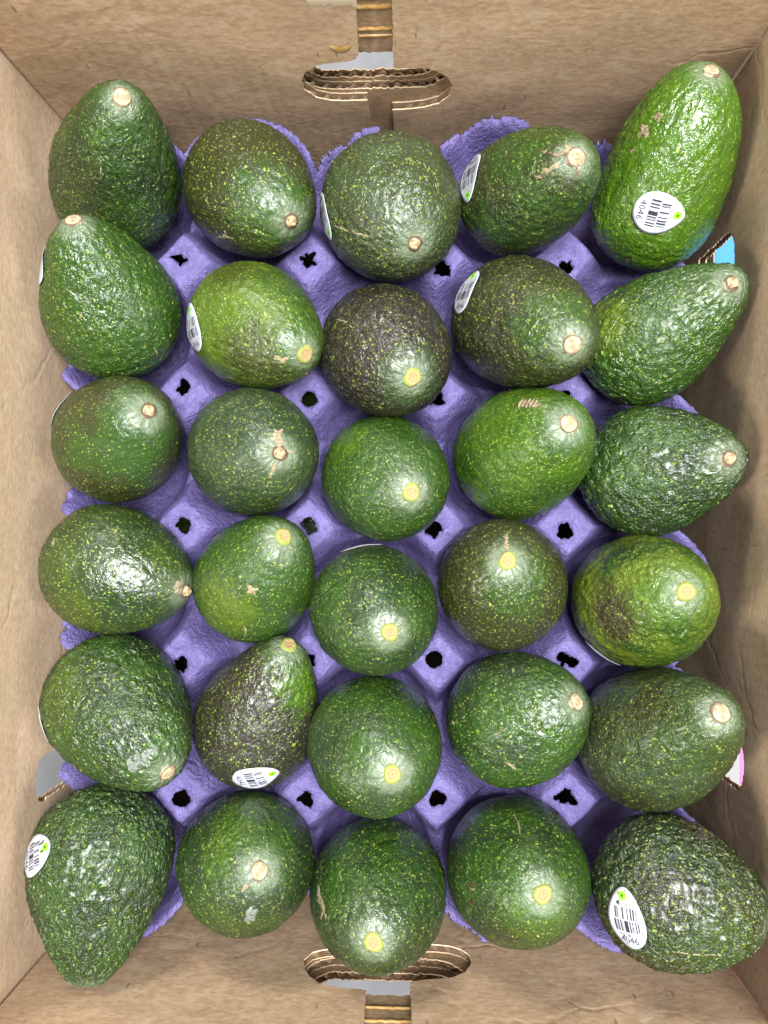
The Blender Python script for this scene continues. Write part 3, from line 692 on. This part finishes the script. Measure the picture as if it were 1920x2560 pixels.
def scratch(key, pts, w, mat=None, name='scar', lift=0.018, seed=0):
    fr = FR[key]; r_ = np.random.default_rng(int(key) * 10 + seed)
    pts = np.array(pts, float); seg = np.linalg.norm(np.diff(pts, axis=0), axis=1); cum = np.concatenate([[0], np.cumsum(seg)])
    t = np.linspace(0, cum[-1], max(8, int(cum[-1] / 4))); P_ = np.stack([np.interp(t, cum, pts[:, i]) for i in (0, 1)], 1)
    P_ += r_.normal(size=P_.shape) * 0.6
    d = np.gradient(P_, axis=0); d /= np.linalg.norm(d, axis=1)[:, None]; nn = np.stack([-d[:, 1], d[:, 0]], 1)
    V_, F_ = [], []
    for i in range(len(P_)):
        ww = w * (0.25 + 0.75 * math.sin(math.pi * (i + .3) / (len(P_) - .4))) * r_.uniform(.6, 1.3)
        for s, l in ((-1, -.6), (0, 1.4), (1, -.6)):
            h, n_ = fr['hit'](*(P_[i] + nn[i] * s * ww)); V_.append(h + n_ * lift * l - fr['base'])
    for i in range(len(P_) - 1):
        for s in (0, 1): F_.append((i * 3 + s, i * 3 + s + 1, i * 3 + s + 4, i * 3 + s + 3))
    return mesh_obj(name, V_, F_, mat or M_SCAR, fr['root'], smooth_=True)

patch('15', 'scab', M_SCAB, 1390, 282, 11, 15, 20); patch('15', 'scab', M_SCAR, 1389, 279, 6, 9, 20, lift=.04, seed=1)
patch('15', 'scab', M_SCAB, 1423, 255, 9, 13, 40, seed=2); patch('15', 'scab', M_SCAR, 1426, 247, 5, 6, 0, lift=.04, seed=3)
scratch('15', [(1372, 318), (1362, 332)], 5, M_SCAB, 'scab')
patch('14', 'scab', M_SCAR, 1240, 335, 24, 15, 25, .4); patch('14', 'scab', M_SCAR, 1186, 366, 18, 8, -25, .5, seed=1)
scratch('14', [(1222, 312), (1236, 330)], 5, seed=2); scratch('14', [(1165, 325), (1200, 333), (1225, 332)], 3.5, M_SCAB, seed=3)
scratch('14', [(1150, 378), (1172, 385)], 4, M_SCAB, seed=4); scratch('14', [(1245, 350), (1250, 385)], 3, M_SCAB, seed=5)
scratch('12', [(455, 514), (485, 511), (505, 516)], 4); scratch('12', [(484, 498), (488, 512)], 2.5, seed=1)
scratch('13', [(722, 487), (760, 503), (800, 512)], 3); patch('13', 'scuff', M_GREY, 857, 498, 8, 6, 20)
scratch('23', [(723, 688), (745, 694), (765, 712)], 2.2)
patch('22', 'scar', M_SCAR, 607, 776, 12, 6, 5); patch('22', 'scar', M_SCAR, 668, 818, 8, 5, -15, seed=1)
patch('21', 'scar', M_SCAR, 175, 790 - 110, 4, 4, 0); patch('21', 'scar', M_SCAR, 398 - 60, 760, 3, 4, 0, seed=2)
patch('32', 'scar', M_SCAR, 600, 945, 8, 18, 10, .5); scratch('32', [(598, 1000), (588, 1018), (582, 1032)], 5, seed=1); scratch('32', [(622, 978), (640, 974)], 3, seed=2)
patch('34', 'netted_scar', M_SCAB, 1140, 870, 24, 10, 8, .35)
for k_ in range(5): scratch('34', [(1120 + k_ * 8, 880), (1130 + k_ * 8, 862)], 1.2, M_SCAR, 'scar', .06, k_)
patch('41', 'scar', M_SCAR, 114, 1172, 4, 9, 10); patch('41', 'scar', M_SCAR, 382, 1268, 10, 11, 30, .4, seed=1)
patch('42', 'scar', M_SCAR, 547, 1276, 13, 8, 0, .35); scratch('42', [(527, 1350), (532, 1365), (528, 1378)], 3, seed=1)
scratch('44', [(1095, 1190), (1092, 1172), (1097, 1150)], 6); patch('44', 'scar', M_SCAR, 1003, 1388, 7, 5, 0, seed=1)
patch('51', 'scuff', M_GREY, 292, 1648, 23, 20, 20, .5); patch('51', 'scuff', M_GREY, 322, 1625, 14, 12, 0, .5, seed=1)
patch('51', 'scar', M_SCAR, 142, 1690, 5, 3, 10, seed=2)
scratch('54', [(1065, 1590), (1085, 1578), (1096, 1570)], 1.6); scratch('54', [(1090, 1645), (1105, 1655), (1115, 1662)], 3, seed=1); patch('54', 'scar', M_SCAR, 978, 1562, 4, 5, 0, seed=3)
scratch('63', [(686, 1895), (690, 1940), (702, 1975), (705, 2000)], 5); scratch('63', [(690, 1935), (700, 1960)], 3.5, seed=1); scratch('63', [(700, 1965), (692, 1985)], 2, seed=2)
scratch('64', [(1108, 1752), (1118, 1775), (1124, 1802)], 3); patch('64', 'pit', M_PIT, 1022, 1913, 6, 7, 0); patch('64', 'scar', M_SCAR, 1021, 1921, 6, 3, 0, seed=2)
patch('64', 'pit', M_PIT, 1020, 1948, 7, 6, 0, seed=1)
patch('62', 'white_fleck', M_GREY, 541, 1981, 9, 13, 25, .4, .05); scratch('62', [(535, 1912), (522, 1925)], 5, seed=1)
scratch('65', [(1450, 2055), (1500, 2063), (1560, 2062)], 1.6); scratch('11', [(219, 345), (217, 372), (218, 390)], 2.0)

# stickers: (x, y, direction of the logo end, push round the edge, half length, half width)
ST = {
    '15': (1424, 461, (1, .12), 0, 1.28, .98), '14': (1014, 384, (-.1, 1), 0, 1.28, .95), '13': (700, 468, (.12, 1), .15, 1.25, .9),
    '24': (1006, 628, (.42, -1), 0, 1.22, .92), '22': (415, 708, (-.05, -1), .1, 1.3, .95), '21': (90, 570, (-.15, -1), .75, 1.0, .85),
    '31': (128, 882, (.9, -1), .9, 1.1, .9), '43': (780, 1183, (1, -.1), .9, 1.2, .9), '45': (1300, 1413, (-1, -.55), .75, 1.15, .85),
    '51': (85, 1567, (-.2, -1), .75, 1.05, .85), '52': (553, 1680, (1, -.25), .1, 1.25, .95), '61': (78, 1845, (1, -.3), .1, 1.25, .95),
    '65': (1351, 1985, (-.28, -1), 0, 1.42, .95),
}
def text_mesh(s):
    c = bpy.data.curves.new('lettering_curve', 'FONT'); c.body = s; c.align_x = 'CENTER'; c.align_y = 'CENTER'; c.resolution_u = 2
    o = bpy.data.objects.new('lettering_curve', c); COL.objects.link(o)
    dg = bpy.context.evaluated_depsgraph_get(); me = o.evaluated_get(dg).to_mesh()
    vv = np.array([v_.co[:2] for v_ in me.vertices]); ff = [tuple(f_.vertices) for f_ in me.polygons]
    bpy.data.objects.remove(o); bpy.data.curves.remove(c)
    w = np.ptp(vv[:, 0]); vv = (vv - (vv.max(0) + vv.min(0)) / 2) / w
    return vv, ff
TXT = {s: text_mesh(s) for s in ('4046', 'PRODUCT OF MEXICO')}
def sticker(key):
    x, y, up, push, hl, hw = ST[key]; fr = FR[key]
    h, nn = fr['hit'](x, y); o, d = at(x, y)
    if push:                                             # walk round the edge of the fruit
        t = d - nn * (d @ nn); t /= np.linalg.norm(t) + 1e-9
        hh, n2, _, _ = fr['bvh'].find_nearest(Vector(h + t * push)); h, nn = np.array(hh), np.array(n2)
    upw = up[0] * cr - up[1] * cu; upw = upw - nn * (upw @ nn)
    if np.linalg.norm(upw) < 1e-6: upw = cu
    V = upw / np.linalg.norm(upw); U = np.cross(V, nn)
    def wrap(u, v, lift):
        q_ = h + U * u + V * v
        hh, n2, _, _ = fr['bvh'].find_nearest(Vector(q_))
        # a sticker is stiff: it bridges the small bumps and lifts a little at the rim
        lift2 = lift + 0.045 * min(1.0, (abs(u) / hw) ** 4 + (abs(v) / hl) ** 6)
        return np.array(hh) + np.array(n2) * lift2 - fr['base']
    L0 = 0.045
    V_, F_ = [wrap(0, 0, L0)], []; nr, nt = 7, 44
    for i in range(1, nr + 1):
        for j in range(nt):
            t = 2 * math.pi * j / nt; s = i / nr
            yv = math.sin(t); e = hw * (1 - 0.20 * yv - 0.06 * yv * yv)
            V_.append(wrap(e * math.cos(t) * s, hl * yv * s, L0))
    n0 = len(V_)
    for j in range(nt): V_.append(V_[1 + (nr - 1) * nt + j] - (V_[1 + (nr - 1) * nt + j] - (wrap(0, 0, 0))) * 0.004 - nn * 0.012)
    for j in range(nt): F_.append((0, 1 + j, 1 + (j + 1) % nt))
    for i in range(nr):
        for j in range(nt):
            a_ = 1 + i * nt + j; b_ = 1 + i * nt + (j + 1) % nt
            F_.append((a_, a_ + nt, b_ + nt, b_))
    st = mesh_obj('sticker', V_, F_, M_STICK, fr['root'], smooth_=True)
    if push > 0.5: return
    LL = L0 + 0.012
    def rects(name, rs_, mat):
        VV, FF = [], []
        for (u0, u1, v0, v1) in rs_:
            ku, kv = max(1, int((u1 - u0) / .25)), max(1, int((v1 - v0) / .2)); o_ = len(VV)
            for i in range(ku + 1):
                for j in range(kv + 1): VV.append(wrap(u0 + (u1 - u0) * i / ku, v0 + (v1 - v0) * j / kv, LL))
            for i in range(ku):
                for j in range(kv):
                    a_ = o_ + i * (kv + 1) + j; FF.append((a_, a_ + kv + 1, a_ + kv + 2, a_ + 1))
        return mesh_obj(name, VV, FF, mat, st)
    f = hl / 1.28
    wf = 1.3
    bars1 = [(-.62, .07), (-.42, .05), (-.28, .05), (-.06, .16), (.20, .05), (.33, .05), (.50, .05), (.62, .05)]
    bars2 = [(-.52, .05), (-.38, .03), (-.12, .05), (.14, .04), (.30, .06), (.44, .06), (.58, .03)]
    rects('barcode', [(u * hw, (u + w * wf) * hw, -.51 * f, -.06 * f) for u, w in bars1] + [(u * hw, (u + w * wf) * hw, .0 * f, .44 * f) for u, w in bars2], M_INK)
    rects('barcode', [((u + .09) * hw, (u + w + .03 + .09) * hw, -.51 * f, -.06 * f) for u, w in bars1[:6:2]] + [((u + .07) * hw, (u + w + .08) * hw, .0 * f, .44 * f) for u, w in bars2[::2]], M_INKG)
    def text(s, v, width, mat):
        vv, ff = TXT[s]
        mesh_obj('lettering', [wrap(a_ * width * hw, v * f + b_ * width * hw, LL) for a_, b_ in vv], ff, mat, st)
    text('PRODUCT OF MEXICO', -.64, 1.35, M_INKG); text('4046', -.86, .95, M_INK)
    rects('fine_print', [(-.30 * hw, -.12 * hw, -1.09 * f, -1.03 * f), (-.08 * hw, .02 * hw, -1.09 * f, -1.03 * f), (.10 * hw, .14 * hw, -1.10 * f, -1.03 * f), (.2 * hw, .24 * hw, -1.10 * f, -1.03 * f)], M_INKG)
    def disc(rx, ry, cu_, cv_, mat, lift):
        n_ = 20; VV = [wrap(cu_, cv_, lift)] + [wrap(cu_ + rx * math.cos(2 * math.pi * j / n_), cv_ + ry * math.sin(2 * math.pi * j / n_), lift) for j in range(n_)]
        return mesh_obj('logo', VV, [(0, 1 + j, 1 + (j + 1) % n_) for j in range(n_)], mat, st)
    disc(.20, .22, -.05, .90 * f, M_LOGO, LL); disc(.07, .085, -.05, .90 * f, M_LOGD, LL + .012)
    rects('logo', [(-.33, -.05, .585 * f, .60 * f), (.0, .28, .56 * f, .575 * f)], M_INKG)
    rects('logo', [(.02, .22, .52 * f, .55 * f)], M_LOGO)
for key in ST: sticker(key)

# ------------------------------------------------------------------ three avocados of the layer below, seen through the tray's holes
M_LOW = skin_mat('99', DK, GR, .6, .7, [], 5.0)
low = [(-6.6, 6.0, 'dim lower layer avocado seen through the round tray hole below the light green one'),
       (-13.5, -0.6, 'dim lower layer avocado seen through the tray hole above right of the sideways one'),
       (-6.6, -0.5, 'dim lower layer avocado seen through the tray hole right of the small yellow stemmed one')]
for i, (x, y, lab) in enumerate(low):
    e = empty('avocado', (x, y, -11.6)); tag(e, lab, 'avocado', 'avocados of the lower layer')
    V_, Q_ = body((0, 0, 0, 3.2, 8.5, 0, 0, .14), 40, 56, 60 + i, .7)
    q_ = Vector((1, 0.4 * i - .4, 0.25)).to_track_quat('Z', 'X')
    mesh_obj('skin', V_, Q_, M_LOW, e, (0, 0, 3.2), q_, True)
